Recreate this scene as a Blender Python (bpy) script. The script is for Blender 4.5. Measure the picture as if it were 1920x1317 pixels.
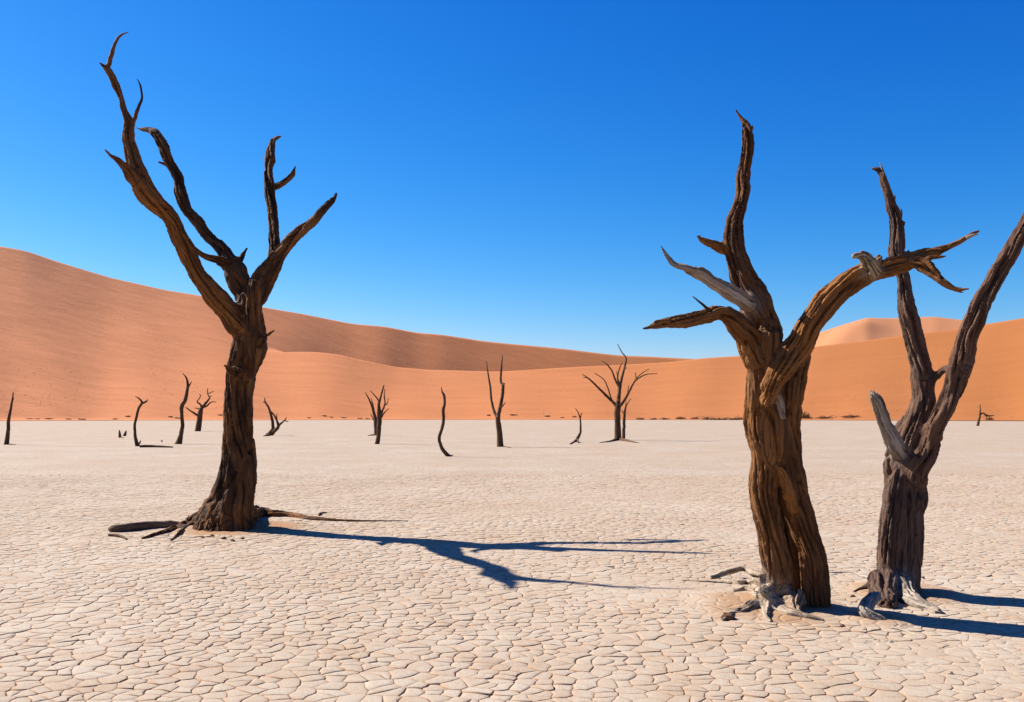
import bpy, math, random
import numpy as np
from mathutils import Vector, geometry as mgeo

for o in list(bpy.data.objects): bpy.data.objects.remove(o)
SC = bpy.context.scene
COL = SC.collection
R = math.radians

# ------------------------------------------------------------------ camera
W0, H0 = 1920.0, 1317.0          # pixel frame used for measuring positions
F = 1750.0                       # focal length in those pixels
YH = 773.0                       # horizon row
HC = 1.6                         # eye height
PITCH = math.atan((YH - H0 / 2) / F)
cam_d = bpy.data.cameras.new('camera')
cam = bpy.data.objects.new('camera', cam_d); COL.objects.link(cam)
cam_d.sensor_fit = 'HORIZONTAL'; cam_d.sensor_width = 36.0
cam_d.lens = 36.0 * F / W0
cam_d.clip_start = 0.1; cam_d.clip_end = 20000
cam.location = (0, 0, HC)
cam.rotation_euler = (math.pi / 2 + PITCH, 0, 0)
SC.camera = cam

# ------------------------------------------------------------------ light
SUN_EL, SUN_AZ = R(41.3), R(-64.0)        # azimuth clockwise from +Y
wd = bpy.data.worlds.new('World'); SC.world = wd; wd.use_nodes = True
nt = wd.node_tree; nt.nodes.clear()
sky = nt.nodes.new('ShaderNodeTexSky'); sky.sky_type = 'NISHITA'; sky.sun_disc = False
sky.sun_elevation = SUN_EL; sky.sun_rotation = SUN_AZ
sky.altitude = 0; sky.air_density = 1.0; sky.dust_density = 0.3; sky.ozone_density = 3.0
bg = nt.nodes.new('ShaderNodeBackground'); bg.inputs['Strength'].default_value = 0.067
wo = nt.nodes.new('ShaderNodeOutputWorld')
hs = nt.nodes.new('ShaderNodeHueSaturation'); hs.inputs['Saturation'].default_value = 1.25
nt.links.new(sky.outputs[0], hs.inputs['Color'])
# deep polarised blue: one colour response for the whole sky
sep = nt.nodes.new('ShaderNodeSeparateColor'); comb = nt.nodes.new('ShaderNodeCombineColor'); nt.links.new(hs.outputs[0], sep.inputs[0])
for ch, (gam, gain) in enumerate(((2.0, 0.95), (1.25, 0.76), (0.85, 0.97))):
    m1 = nt.nodes.new('ShaderNodeMath'); m1.operation = 'MULTIPLY'; m1.inputs[1].default_value = 0.153
    m2 = nt.nodes.new('ShaderNodeMath'); m2.operation = 'POWER'; m2.inputs[1].default_value = gam
    m3 = nt.nodes.new('ShaderNodeMath'); m3.operation = 'MULTIPLY'; m3.inputs[1].default_value = gain / 0.153
    nt.links.new(sep.outputs[ch], m1.inputs[0]); nt.links.new(m1.outputs[0], m2.inputs[0]); nt.links.new(m2.outputs[0], m3.inputs[0]); nt.links.new(m3.outputs[0], comb.inputs[ch])
nt.links.new(comb.outputs[0], bg.inputs['Color'])
nt.links.new(bg.outputs[0], wo.inputs['Surface'])

sl = bpy.data.lights.new('sun', 'SUN'); sl.energy = 5.0; sl.angle = R(0.53); sl.color = (1.0, 0.95, 0.88)
so = bpy.data.objects.new('sun', sl); COL.objects.link(so)
sdir = Vector((math.sin(SUN_AZ) * math.cos(SUN_EL), math.cos(SUN_AZ) * math.cos(SUN_EL), math.sin(SUN_EL)))
so.rotation_euler = sdir.to_track_quat('Z', 'Y').to_euler(); so.location = (0, 0, 50)
SC.view_settings.view_transform = 'Standard'; SC.view_settings.look = 'None'
SC.view_settings.gamma = 1; SC.view_settings.exposure = 1.2; SC.view_settings.use_curve_mapping = False

# ------------------------------------------------------------------ measuring helpers
CP, SP = math.cos(PITCH), math.sin(PITCH)
def ray(x, y):
    u = (x - W0 / 2) / F; v = (H0 / 2 - y) / F
    return u, CP - v * SP, v * CP + SP
def P(x, y, d):
    u, f, w = ray(x, y); k = d / f
    return np.array((u * k, d, HC + w * k))
def G(x, y, z=0.0):
    u, f, w = ray(x, y); k = (z - HC) / w
    return np.array((u * k, f * k, z))
def row_slope(y, x=960):          # rise per metre of ground distance for a picture row
    u, f, w = ray(x, y); return w / math.hypot(f, u)

# ------------------------------------------------------------------ noise
_rs = np.random.RandomState(7)
_PERM = np.concatenate([_rs.permutation(256)] * 3)
_GR = _rs.normal(size=(256, 3)); _GR /= np.linalg.norm(_GR, axis=1)[:, None]
def perlin(p):
    p = np.asarray(p, float); i = np.floor(p).astype(int); f = p - i; i &= 255
    u = f * f * f * (f * (f * 6 - 15) + 10)
    out = 0
    for dx in (0, 1):
        wx = u[:, 0] if dx else 1 - u[:, 0]
        for dy in (0, 1):
            wy = u[:, 1] if dy else 1 - u[:, 1]
            for dz in (0, 1):
                wz = u[:, 2] if dz else 1 - u[:, 2]
                h = _PERM[_PERM[_PERM[i[:, 0] + dx] + i[:, 1] + dy] + i[:, 2] + dz]
                g = _GR[h]
                out = out + wx * wy * wz * (g[:, 0] * (f[:, 0] - dx) + g[:, 1] * (f[:, 1] - dy) + g[:, 2] * (f[:, 2] - dz))
    return out
def noise2(x, y, s, z=0.0):
    x = np.asarray(x, float); y = np.asarray(y, float)
    return perlin(np.stack([x.ravel() / s, y.ravel() / s, np.full(x.size, z + 0.37)], 1)).reshape(x.shape)
def sstep(a, b, x):
    t = np.clip((np.asarray(x, float) - a) / (b - a), 0, 1); return t * t * (3 - 2 * t)

# ------------------------------------------------------------------ object helpers
def tag(o, label=None, cat=None, group=None, kind=None):
    if label: o['label'] = label
    if cat: o['category'] = cat
    if group: o['group'] = group
    if kind: o['kind'] = kind
    return o
def empty(name, loc):
    o = bpy.data.objects.new(name, None); COL.objects.link(o); o.location = loc; o.empty_display_size = 0.3
    return o
def mesh_obj(name, verts, faces, mat, parent=None, smooth=True, attrs=None, normals=None):
    me = bpy.data.meshes.new(name)
    me.from_pydata([tuple(v) for v in verts], [], [tuple(f) for f in faces])
    if smooth: me.polygons.foreach_set('use_smooth', [True] * len(me.polygons))
    for k, a in (attrs or {}).items():
        a = np.asarray(a, np.float32)
        if a.ndim == 1:
            at = me.attributes.new(k, 'FLOAT', 'POINT'); at.data.foreach_set('value', a)
        else:
            at = me.attributes.new(k, 'FLOAT_VECTOR', 'POINT'); at.data.foreach_set('vector', a.ravel())
    me.materials.append(mat); me.update()
    if normals is not None:
        me.normals_split_custom_set_from_vertices([tuple(n) for n in normals])
    o = bpy.data.objects.new(name, me); COL.objects.link(o)
    if parent is not None:
        o.parent = parent
        o.location = -parent.location
    return o

# ------------------------------------------------------------------ materials
class NT:
    def __init__(s, name):
        s.m = bpy.data.materials.new(name); s.m.use_nodes = True; s.t = s.m.node_tree
        s.b = s.t.nodes['Principled BSDF']; s.b.inputs['Specular IOR Level'].default_value = 0.15
    def n(s, typ, **kw):
        nd = s.t.nodes.new('ShaderNode' + typ)
        for k, v in kw.items():
            if k in nd.inputs: nd.inputs[k].default_value = v
            else: setattr(nd, k, v)
        return nd
    def l(s, a, b): s.t.links.new(a, b)
    def noise(s, vec, scale, detail=4, rough=0.55):
        nd = s.n('TexNoise'); nd.inputs['Scale'].default_value = scale; nd.inputs['Detail'].default_value = detail
        nd.inputs['Roughness'].default_value = rough; s.l(vec, nd.inputs['Vector']); return nd.outputs['Fac']
    def ramp(s, fac, stops):
        nd = s.n('ValToRGB'); e = nd.color_ramp.elements
        while len(e) < len(stops): e.new(0.5)
        for q, (p, c) in zip(e, stops):
            q.position = p; q.color = (*c, 1) if len(c) == 3 else c
        s.l(fac, nd.inputs['Fac']); return nd.outputs['Color']
    def mix(s, fac, a, b, mode='MIX'):
        nd = s.n('MixRGB', blend_type=mode)
        for sock, v in ((nd.inputs[0], fac), (nd.inputs[1], a), (nd.inputs[2], b)):
            if isinstance(v, (int, float)): sock.default_value = v
            elif isinstance(v, tuple): sock.default_value = (*v, 1)
            else: s.l(v, sock)
        return nd.outputs[0]
    def math(s, op, a, b=0.0, clamp=False):
        nd = s.n('Math', operation=op); nd.use_clamp = clamp
        for sock, v in ((nd.inputs[0], a), (nd.inputs[1], b)):
            if isinstance(v, (int, float)): sock.default_value = v
            else: s.l(v, sock)
        return nd.outputs[0]
    def attr(s, name):
        return s.n('Attribute', attribute_name=name)
    def mapping(s, vec, scale=(1, 1, 1), rot=(0, 0, 0)):
        nd = s.n('Mapping'); nd.inputs['Scale'].default_value = scale; nd.inputs['Rotation'].default_value = rot
        s.l(vec, nd.inputs['Vector']); return nd.outputs[0]
    def bump(s, h, dist, strength=1.0, normal=None):
        nd = s.n('Bump'); nd.inputs['Distance'].default_value = dist; nd.inputs['Strength'].default_value = strength
        s.l(h, nd.inputs['Height'])
        if normal is not None: s.l(normal, nd.inputs['Normal'])
        return nd.outputs[0]
    def finish(s, col, rough=0.9, normal=None):
        if isinstance(col, tuple): s.b.inputs['Base Color'].default_value = (*col, 1)
        else: s.l(col, s.b.inputs['Base Color'])
        s.b.inputs['Roughness'].default_value = rough
        if normal is not None: s.l(normal, s.b.inputs['Normal'])
        return s.m

CLAY_A, CLAY_B, CLAY_C = (0.355, 0.288, 0.212), (0.41, 0.352, 0.275), (0.315, 0.222, 0.145)
SANDY = (0.31, 0.175, 0.085)

def clay_material(name, far):
    k = NT(name); tc = k.n('TexCoord').outputs['Object']
    big = k.noise(tc, 0.35, 4); mid = k.noise(tc, 2.6, 5, 0.65); fine = k.noise(tc, 95, 5, 0.75)
    c = k.mix(k.ramp(big, [(0.36, (0, 0, 0)), (0.66, (1, 1, 1))]), CLAY_A, CLAY_B)
    c = k.mix(k.math('MULTIPLY', k.ramp(mid, [(0.45, (0, 0, 0)), (0.70, (1, 1, 1))]), 0.75), c, CLAY_C)
    c = k.mix(k.ramp(fine, [(0.32, (1, 1, 1)), (0.52, (0, 0, 0))]), c, tuple(0.7 * q for q in CLAY_C))
    if far:
        # cracked pattern too small to model beyond the built plates
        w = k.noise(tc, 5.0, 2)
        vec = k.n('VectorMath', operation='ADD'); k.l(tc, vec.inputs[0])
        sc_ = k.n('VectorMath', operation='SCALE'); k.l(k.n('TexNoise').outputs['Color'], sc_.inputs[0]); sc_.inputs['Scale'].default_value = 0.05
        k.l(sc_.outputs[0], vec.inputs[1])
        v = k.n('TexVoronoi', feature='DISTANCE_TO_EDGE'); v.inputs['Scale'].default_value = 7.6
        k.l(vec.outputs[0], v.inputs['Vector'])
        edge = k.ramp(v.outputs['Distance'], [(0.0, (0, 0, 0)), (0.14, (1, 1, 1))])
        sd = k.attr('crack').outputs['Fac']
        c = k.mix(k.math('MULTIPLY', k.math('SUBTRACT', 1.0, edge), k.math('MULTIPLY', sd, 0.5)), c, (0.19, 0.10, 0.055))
        c = k.mix(k.ramp(k.noise(k.mapping(tc, (0.25, 1, 1)), 0.22, 5, 0.65), [(0.45, (0, 0, 0)), (0.72, (0.6,) * 3)]), c, CLAY_C)
        c = k.mix(k.attr('sandy').outputs['Fac'], c, k.mix(mid, SANDY, (0.25, 0.125, 0.055)))
        n1 = k.bump(edge, 0.012, 0.6)
        n2 = k.bump(fine, 0.006, 0.6, n1)
        return k.finish(c, 0.95, n2)
    tint = k.attr('tint').outputs['Fac']
    c = k.mix(k.math('MULTIPLY', tint, 0.35), c, CLAY_C)
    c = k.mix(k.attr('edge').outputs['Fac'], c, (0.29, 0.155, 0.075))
    n2 = k.bump(fine, 0.004, 0.6, k.bump(k.noise(tc, 22, 4, 0.65), 0.008, 0.5))
    return k.finish(c, 0.95, n2)

PINK = (0.64, 0.238, 0.104)
def sand_material(name, col_a, col_b, warm):
    k = NT(name); tc = k.n('TexCoord').outputs['Object']
    big = k.noise(tc, 0.012, 5, 0.6); streak = k.noise(k.mapping(tc, (0.05, 0.35, 0.35), (0, 0, 0.6)), 1.0, 5, 0.6)
    grain = k.noise(tc, 1.1, 5, 0.75)
    c = k.mix(big, col_a, col_b)
    sx_ = k.n('SeparateXYZ'); k.l(tc, sx_.inputs[0]); mr = k.n('MapRange'); mr.inputs['From Min'].default_value = -90; mr.inputs['From Max'].default_value = 110; k.l(sx_.outputs[0], mr.inputs['Value'])
    c = k.mix(mr.outputs[0], k.mix(0.5, c, PINK), c)      # pinker sand on the western dune, purer orange to the east
    c = k.mix(k.ramp(streak, [(0.4, (0, 0, 0)), (0.72, (0.35,) * 3)]), c, warm)
    c = k.mix(k.ramp(grain, [(0.32, (0.22,) * 3), (0.5, (0, 0, 0))]), c, tuple(v * 0.75 for v in col_a))
    rip = k.n('TexWave', wave_type='BANDS', bands_direction='Y'); rip.inputs['Scale'].default_value = 0.55
    rip.inputs['Distortion'].default_value = 7; rip.inputs['Detail'].default_value = 3
    k.l(k.mapping(tc, (0.7, 1, 1), (0, 0, 0.5)), rip.inputs['Vector'])
    n = k.bump(rip.outputs['Fac'], 0.03, 0.08); n = k.bump(streak, 0.5, 0.3, n); n = k.bump(grain, 0.15, 0.5, n)
    return k.finish(c, 0.95, n)

def wood_material(name, dark, ochre, grey):
    k = NT(name); at = k.attr('bark').outputs['Vector']; tone = k.n('SeparateXYZ'); k.l(k.attr('tone').outputs['Vector'], tone.inputs[0])
    v = k.mapping(at, (1, 1, 0.05))
    g1 = k.noise(v, 16, 6, 0.65); g2 = k.noise(v, 55, 5, 0.7); g3 = k.noise(k.mapping(at, (1, 1, 0.35)), 4.5, 4, 0.6)
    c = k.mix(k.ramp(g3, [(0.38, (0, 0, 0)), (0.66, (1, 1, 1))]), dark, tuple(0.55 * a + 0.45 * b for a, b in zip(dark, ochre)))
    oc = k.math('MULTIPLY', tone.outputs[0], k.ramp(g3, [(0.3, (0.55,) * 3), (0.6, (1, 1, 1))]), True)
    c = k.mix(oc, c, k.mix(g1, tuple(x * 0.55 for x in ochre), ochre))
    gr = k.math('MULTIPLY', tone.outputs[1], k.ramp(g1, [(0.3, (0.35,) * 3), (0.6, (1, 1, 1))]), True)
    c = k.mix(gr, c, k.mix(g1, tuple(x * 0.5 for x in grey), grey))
    c = k.mix(k.ramp(g2, [(0.36, (0.8,) * 3), (0.5, (0, 0, 0))]), c, tuple(x * 0.3 for x in dark))
    n = k.bump(g1, 0.035, 0.8); n = k.bump(g2, 0.012, 0.8, n)
    return k.finish(c, 0.85, n)

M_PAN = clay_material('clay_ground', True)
M_PLATE = clay_material('clay_plate', False)
M_DUNE = sand_material('dune_sand', (0.292, 0.102, 0.027), (0.32, 0.115, 0.031), (0.275, 0.090, 0.024))
M_DUNE_FAR = sand_material('dune_sand_far', (0.375, 0.158, 0.068), (0.40, 0.172, 0.075), (0.37, 0.15, 0.062))
M_WOOD_L = wood_material('dark_dead_wood', (0.017, 0.0075, 0.004), (0.36, 0.145, 0.038), (0.27, 0.22, 0.17))
M_WOOD_R = wood_material('brown_dead_wood', (0.050, 0.0185, 0.006), (0.36, 0.145, 0.036), (0.52, 0.43, 0.32))
M_WOOD_F = wood_material('greyed_dead_wood', (0.040, 0.0185, 0.012), (0.20, 0.08, 0.032), (0.50, 0.42, 0.33))
M_WOOD_S = wood_material('far_dead_wood', (0.042, 0.018, 0.009), (0.20, 0.10, 0.04), (0.26, 0.2, 0.15))
def plain(name, col):
    k = NT(name); n = k.noise(k.n('TexCoord').outputs['Object'], 3.0, 3)
    return k.finish(k.mix(n, tuple(c * 0.6 for c in col), tuple(c * 1.3 for c in col)), 0.9)
M_TWIG = plain('dry_twigs', (0.115, 0.062, 0.036))
M_OLIVE = plain('olive_leaves', (0.075, 0.075, 0.022))
M_CLOD = plain('pale_clod', (0.36, 0.27, 0.19))

# ------------------------------------------------------------------ ground relief
BASE_L = G(432, 988); BASE_R = G(1495, 1138); BASE_F = G(1685, 1108)
MOUNDS = [(BASE_L[0] + 0.1, BASE_L[1] - 0.15, 1.25, 0.03), (BASE_R[0] - 0.25, BASE_R[1], 0.9, 0.025),
          (BASE_F[0], BASE_F[1] - 0.1, 0.7, 0.02), (G(1650, 1165)[0], G(1650, 1165)[1], 0.38, 0.015)]
def mound(x, y):
    z = 0; m = 0
    wob = 1 + 0.35 * noise2(x, y, 0.5, 9)
    for mx, my, r, h in MOUNDS:
        q = np.exp(-((x - mx) ** 2 + (y - my) ** 2) / (r * r) * 1.6 * wob)
        z = z + h * q; m = np.maximum(m, q)
    return z, m
YP0, YP1 = 3.8, 25.0              # plates are built between these distances
def half_w(y): return 0.575 * y + 2.6
def sandfill(x, y):
    """0 = open cracks, 1 = cracks filled up with sand"""
    f = sstep(-0.10, 0.35, noise2(x, y, 2.1, 3) + 0.6 * noise2(x, y, 0.7, 4))
    right = sstep(-0.3, 3.2, x + 0.10 * (y - 6)) * sstep(15, 8, y)
    return np.clip(0.04 + 0.78 * f + 0.5 * right, 0, 0.98)
def in_zone(x, y):
    return sstep(YP1, YP1 - 1.5, y) * sstep(YP0 - 0.4, YP0 + 0.2, y) * sstep(half_w(y), half_w(y) - 0.5, np.abs(x))

# ground sheet: fine grid ahead, then widening rings to the horizon
def build_pan():
    n_t = 300
    rr = np.concatenate([np.array([0.01, 1.5, 2.6]), np.arange(3.2, 13, 0.09), np.geomspace(13, 34, 110)[1:], np.geomspace(34, 6000, 50)[1:]])
    th = np.concatenate([np.linspace(-48, 48, n_t), np.linspace(48, 312, 60)[1:-1]]) * math.pi / 180
    T, RR = np.meshgrid(th, rr)
    X = RR * np.sin(T); Y = RR * np.cos(T)
    zm, mm = mound(X, Y)
    zone = in_zone(X, Y)
    Z = zm - zone * (0.0025 + 0.015 * (1 - sandfill(X, Y))) + zone * 0.004 * noise2(X, Y, 0.16, 1) + zone * mm * 0.02 * noise2(X, Y, 0.12, 2)
    Z += zone * sstep(0.30, 0.62, mm) * 0.022
    sandy = np.clip(zone * 0.45 * (1 - sandfill(X, Y)) + 0.6 * sstep(0.30, 0.8, mm + 0.35 * noise2(X, Y, 0.35, 6)), 0, 1)
    sandy = np.maximum(sandy, sstep(185, 199, RR) * 0.35)
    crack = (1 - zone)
    nr, nc = X.shape
    V = np.stack([X.ravel(), Y.ravel(), Z.ravel()], 1)
    idx = np.arange(nr * nc).reshape(nr, nc)
    a = idx[:-1]; b = idx[1:]
    Fq = np.stack([a, b, np.roll(b, -1, 1), np.roll(a, -1, 1)], -1).reshape(-1, 4)[:, ::-1]
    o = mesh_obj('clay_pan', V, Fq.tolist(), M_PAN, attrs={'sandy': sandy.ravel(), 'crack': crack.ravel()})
    tag(o, 'pale cracked clay pan stretching to the dune foot', None, None, 'structure')
    return o
PAN = build_pan()

# ------------------------------------------------------------------ mud plates
def build_plates():
    rng = np.random.RandomState(21)
    sx, sy = 0.122, 0.102
    pts = []
    row = 0; y = YP0 - 1
    ymax = YP1 + 1
    while y < ymax:
        hw = half_w(y) + 0.8
        n = int(2 * hw / sx) + 2
        xs = -hw + sx * (np.arange(n) + (0.5 if row % 2 else 0.0))
        pts.append(np.stack([xs, np.full(n, y)], 1)); y += sy; row += 1
    pts = np.concatenate(pts)
    pts += rng.uniform(-0.5, 0.5, pts.shape) * np.array([sx, sy]) * 0.82
    kn = noise2(pts[:, 0], pts[:, 1], 1.3, 15)
    keep = rng.rand(len(pts)) > np.clip(0.18 + 0.75 * kn, 0.02, 0.55)          # missing seeds make some plates larger
    pts = pts[keep]
    wx = 0.08 * noise2(pts[:, 0], pts[:, 1], 0.6, 11); wy = 0.08 * noise2(pts[:, 0], pts[:, 1], 0.8, 12)
    pts = pts + np.stack([wx, wy + 0.16 * wx], 1)
    ca, sa = math.cos(0.22), math.sin(0.22)   # slightly slanting rows
    res = mgeo.delaunay_2d_cdt([Vector(p) for p in pts], [], [], 0, 1e-7)
    vs = np.array([(v.x, v.y) for v in res[0]]); tri = np.array([f for f in res[2]])
    A, B, C = vs[tri[:, 0]], vs[tri[:, 1]], vs[tri[:, 2]]
    d = 2 * (A[:, 0] * (B[:, 1] - C[:, 1]) + B[:, 0] * (C[:, 1] - A[:, 1]) + C[:, 0] * (A[:, 1] - B[:, 1]))
    a2, b2, c2 = (A ** 2).sum(1), (B ** 2).sum(1), (C ** 2).sum(1)
    cx = (a2 * (B[:, 1] - C[:, 1]) + b2 * (C[:, 1] - A[:, 1]) + c2 * (A[:, 1] - B[:, 1])) / d
    cy = (a2 * (C[:, 0] - B[:, 0]) + b2 * (A[:, 0] - C[:, 0]) + c2 * (B[:, 0] - A[:, 0])) / d
    CC = np.stack([cx, cy], 1)
    fan = [[] for _ in range(len(vs))]
    for t, f in enumerate(tri):
        for q in f: fan[q].append(t)
    _, mm = mound(vs[:, 0], vs[:, 1]); sf = sandfill(vs[:, 0], vs[:, 1]); zn = in_zone(vs[:, 0], vs[:, 1])
    bare = mm + 0.25 * noise2(vs[:, 0], vs[:, 1], 0.3, 8)
    # candidate cells
    cells = []
    for i in range(len(vs)):
        if zn[i] < 0.75 or bare[i] > 0.42 or len(fan[i]) < 4: continue
        p = CC[fan[i]]; c = vs[i]
        if np.abs(p - c).max() > 0.26: continue
        ang = np.arctan2(p[:, 1] - c[1], p[:, 0] - c[0]); o = np.argsort(ang)
        cells.append((i, p[o], [fan[i][q] for q in o]))
    # the 300 nearest plates inside the picture are objects of their own
    def in_frame(c):
        u = c[0] / c[1] * F + 960
        return 10 < u < 1910 and c[1] > G(960, 1309)[1]
    order = sorted([q for q in range(len(cells)) if in_frame(vs[cells[q][0]])], key=lambda q: math.hypot(*vs[cells[q][0]]))
    single = set(order[:300])
    bigV, bigF, bigT, bigE = [], [], [], []; nbig = 0
    jit = {}
    for q, (i, poly, tids) in enumerate(cells):
        c = vs[i]; near = c[1] < 11
        n = len(poly)
        if near:                               # wavy edges shared by both neighbours
            out = []
            for k in range(n):
                a, b = poly[k], poly[(k + 1) % n]; key = (min(tids[k], tids[(k + 1) % n]), max(tids[k], tids[(k + 1) % n]))
                L = math.hypot(*(b - a)); out.append(a)
                if L > 0.035:
                    if key not in jit:
                        jit[key] = rng.uniform(-0.11, 0.11) * L
                    s = 1 if tids[k] < tids[(k + 1) % n] else -1
                    nrm = np.array([-(b - a)[1], (b - a)[0]]) / L
                    out.append((a + b) / 2 + nrm * jit[key] * s)
            poly = np.array(out); n = len(poly)
        cen = poly.mean(0); rel = poly - cen
        rad = np.hypot(rel[:, 0], rel[:, 1])
        fd = 0.25 + 0.75 * float(sstep(22, 8, c[1])); gap = (0.0007 + 0.0030 * rng.rand() ** 2.0) * (1.0 - 0.35 * sf[i]) * (0.5 + 0.5 * fd)
        s0 = np.clip(1 - gap / np.maximum(rad, 0.02), 0.5, 1)[:, None]
        s1 = np.clip(1 - (gap + 0.004 + 0.009 * rng.rand()) / np.maximum(rad, 0.02), 0.4, 1)[:, None]
        z0, _ = mound(cen[:1], cen[1:]); z0 = float(z0[0]) + rng.uniform(-0.003, 0.003) * (1 - 0.5 * sf[i]) - 0.002 * sf[i]
        tx, ty = rng.uniform(-0.02, 0.02, 2) * (1 - 0.6 * sf[i]) * fd
        dome = (0.001 + 0.0025 * rng.rand()) * (1 - 0.5 * sf[i])
        lip = (0.0008 + 0.0055 * rng.rand() ** 2.2) * (1 - 0.6 * sf[i]) * fd
        r0 = cen + rel * s0; r1 = cen + rel * s1; r2 = cen + rel * 0.55
        def Z(xy, dz): return z0 + dz + (xy - cen) @ np.array([tx, ty])
        rings = [np.column_stack([r0, Z(r0, -0.034)]), np.column_stack([r0, Z(r0, -lip)]), np.column_stack([r1, Z(r1, 0.0)])]
        tn = rng.rand()
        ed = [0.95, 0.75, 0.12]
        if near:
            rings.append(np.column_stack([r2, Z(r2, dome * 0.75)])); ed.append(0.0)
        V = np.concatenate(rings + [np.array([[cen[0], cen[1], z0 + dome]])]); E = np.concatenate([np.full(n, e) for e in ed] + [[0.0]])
        Fs = []
        for r_ in range(len(rings) - 1):
            for k in range(n):
                k2 = (k + 1) % n
                Fs.append((r_ * n + k, r_ * n + k2, (r_ + 1) * n + k2, (r_ + 1) * n + k))
        b0 = (len(rings) - 1) * n
        for k in range(n): Fs.append((b0 + k, b0 + (k + 1) % n, len(V) - 1))
        if q in single:
            mesh_obj('mud_plate', V, Fs, M_PLATE, PAN, attrs={'tint': np.full(len(V), tn), 'edge': E})
        else:
            bigV.append(V); bigF += [tuple(x + nbig for x in f) for f in Fs]; nbig += len(V)
            bigT.append(np.full(len(V), tn)); bigE.append(E)
    o = mesh_obj('mud_plates', np.concatenate(bigV), bigF, M_PLATE, PAN, attrs={'tint': np.concatenate(bigT), 'edge': np.concatenate(bigE)})
    tag(o, kind='stuff')
    print('plates', len(cells), 'faces', len(bigF))
build_plates()

# ------------------------------------------------------------------ dunes
def interp(x, pts):
    xs, ys = zip(*pts); return np.interp(x, xs, ys)
def smooth_interp(x, pts, w=14):
    k = np.linspace(-w, w, 9); return sum(interp(x + q, pts) for q in k) / 9
SKY_L = [(-900, 452), (-400, 440), (-150, 446), (0, 463), (40, 470), (100, 490), (200, 520), (300, 543), (400, 560), (500, 578), (560, 588), (620, 600),
         (660, 607), (720, 612), (780, 624), (830, 628), (900, 640), (960, 646), (1060, 655), (1160, 666), (1250, 671), (1340, 676), (1450, 700), (3000, 720)]
RIDGE = [(400, 610), (500, 631), (600, 655), (660, 670), (740, 689), (800, 695), (930, 697), (1060, 690), (1250, 680), (1330, 671), (1400, 667), (1470, 660),
         (1533, 649), (1613, 641), (1687, 631), (1814, 615), (1854, 607), (1920, 597), (2050, 578), (2300, 556), (2900, 560)]
FAR = [(1250, 720), (1330, 690), (1380, 675), (1420, 660), (1470, 643), (1540, 624), (1627, 596), (1680, 597), (1757, 594), (1814, 601), (1852, 607), (1950, 628), (2100, 655), (2400, 700)]
def dir_of(px):
    u = (px - 960) / F; n = np.sqrt(u * u + 1); return u / n, 1 / n
R0 = float(np.linalg.norm(G(960, 787)[:2]))
def slope_of(px, row):
    px = np.asarray(px, float); row = np.asarray(row, float)
    u = (px - 960) / F; v = (H0 / 2 - row) / F
    return (v * CP + SP) / np.sqrt((CP - v * SP) ** 2 + u * u)
def crest_r(px):
    return (smooth_interp(px, [(400, 262), (700, 252), (900, 250), (1300, 256), (1600, 272), (1920, 292), (3000, 330)], 40),
            smooth_interp(px, [(-900, 330), (0, 312), (400, 305), (700, 330), (1000, 368), (1300, 400), (3000, 420)], 40))
def dune_z(px, r):
    px = np.asarray(px, float); r = np.asarray(r, float)
    r1, r2 = crest_r(px)
    z2 = slope_of(px, smooth_interp(px, SKY_L)) * r2 + HC
    z1 = slope_of(px, smooth_interp(px, RIDGE)) * r1 + HC
    rf = R0 + 1.5 * np.sin(px * 0.011) + 0.8 * np.sin(px * 0.037 + 1)
    def foot(t): return t + 0.0 * t
    # left: one face up to the skyline
    t = (r - rf) / (r2 - rf)
    zl = z2 * (0.80 * t + 0.20 * t * t)
    back = z2 - (r - r2) * 0.25
    zl = np.where(r > r2, np.maximum(back, -3), zl)
    # right: near ridge, hollow, steep face behind
    t1 = (r - rf) / (r1 - rf)
    za = z1 * (0.86 * t1 + 0.14 * t1 * t1)
    zb = z1 - (r - r1) * 0.30
    zc = z2 - (r2 - r) * 0.42
    zd = z2 - (r - r2) * 0.25
    hollow = np.maximum(np.minimum(z1, z2) * 0.5, 3)
    zr = np.where(r < r1, za, np.where(r < r2, np.maximum(np.maximum(zb, zc), hollow * 0 + np.minimum(zb, 4)), np.maximum(zd, -3)))
    w = sstep(430, 660, px)
    z = zl * (1 - w) + zr * w
    # little sand apron at the foot
    ap = 0.35 * np.clip((r - rf + 5) / 8, 0, 1)
    return np.where(r < rf + 3, np.maximum(ap * sstep(-5, 1, r - rf) - 0.25 * sstep(0, -4, r - rf), z * (r > rf)), np.maximum(z, ap))
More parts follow.
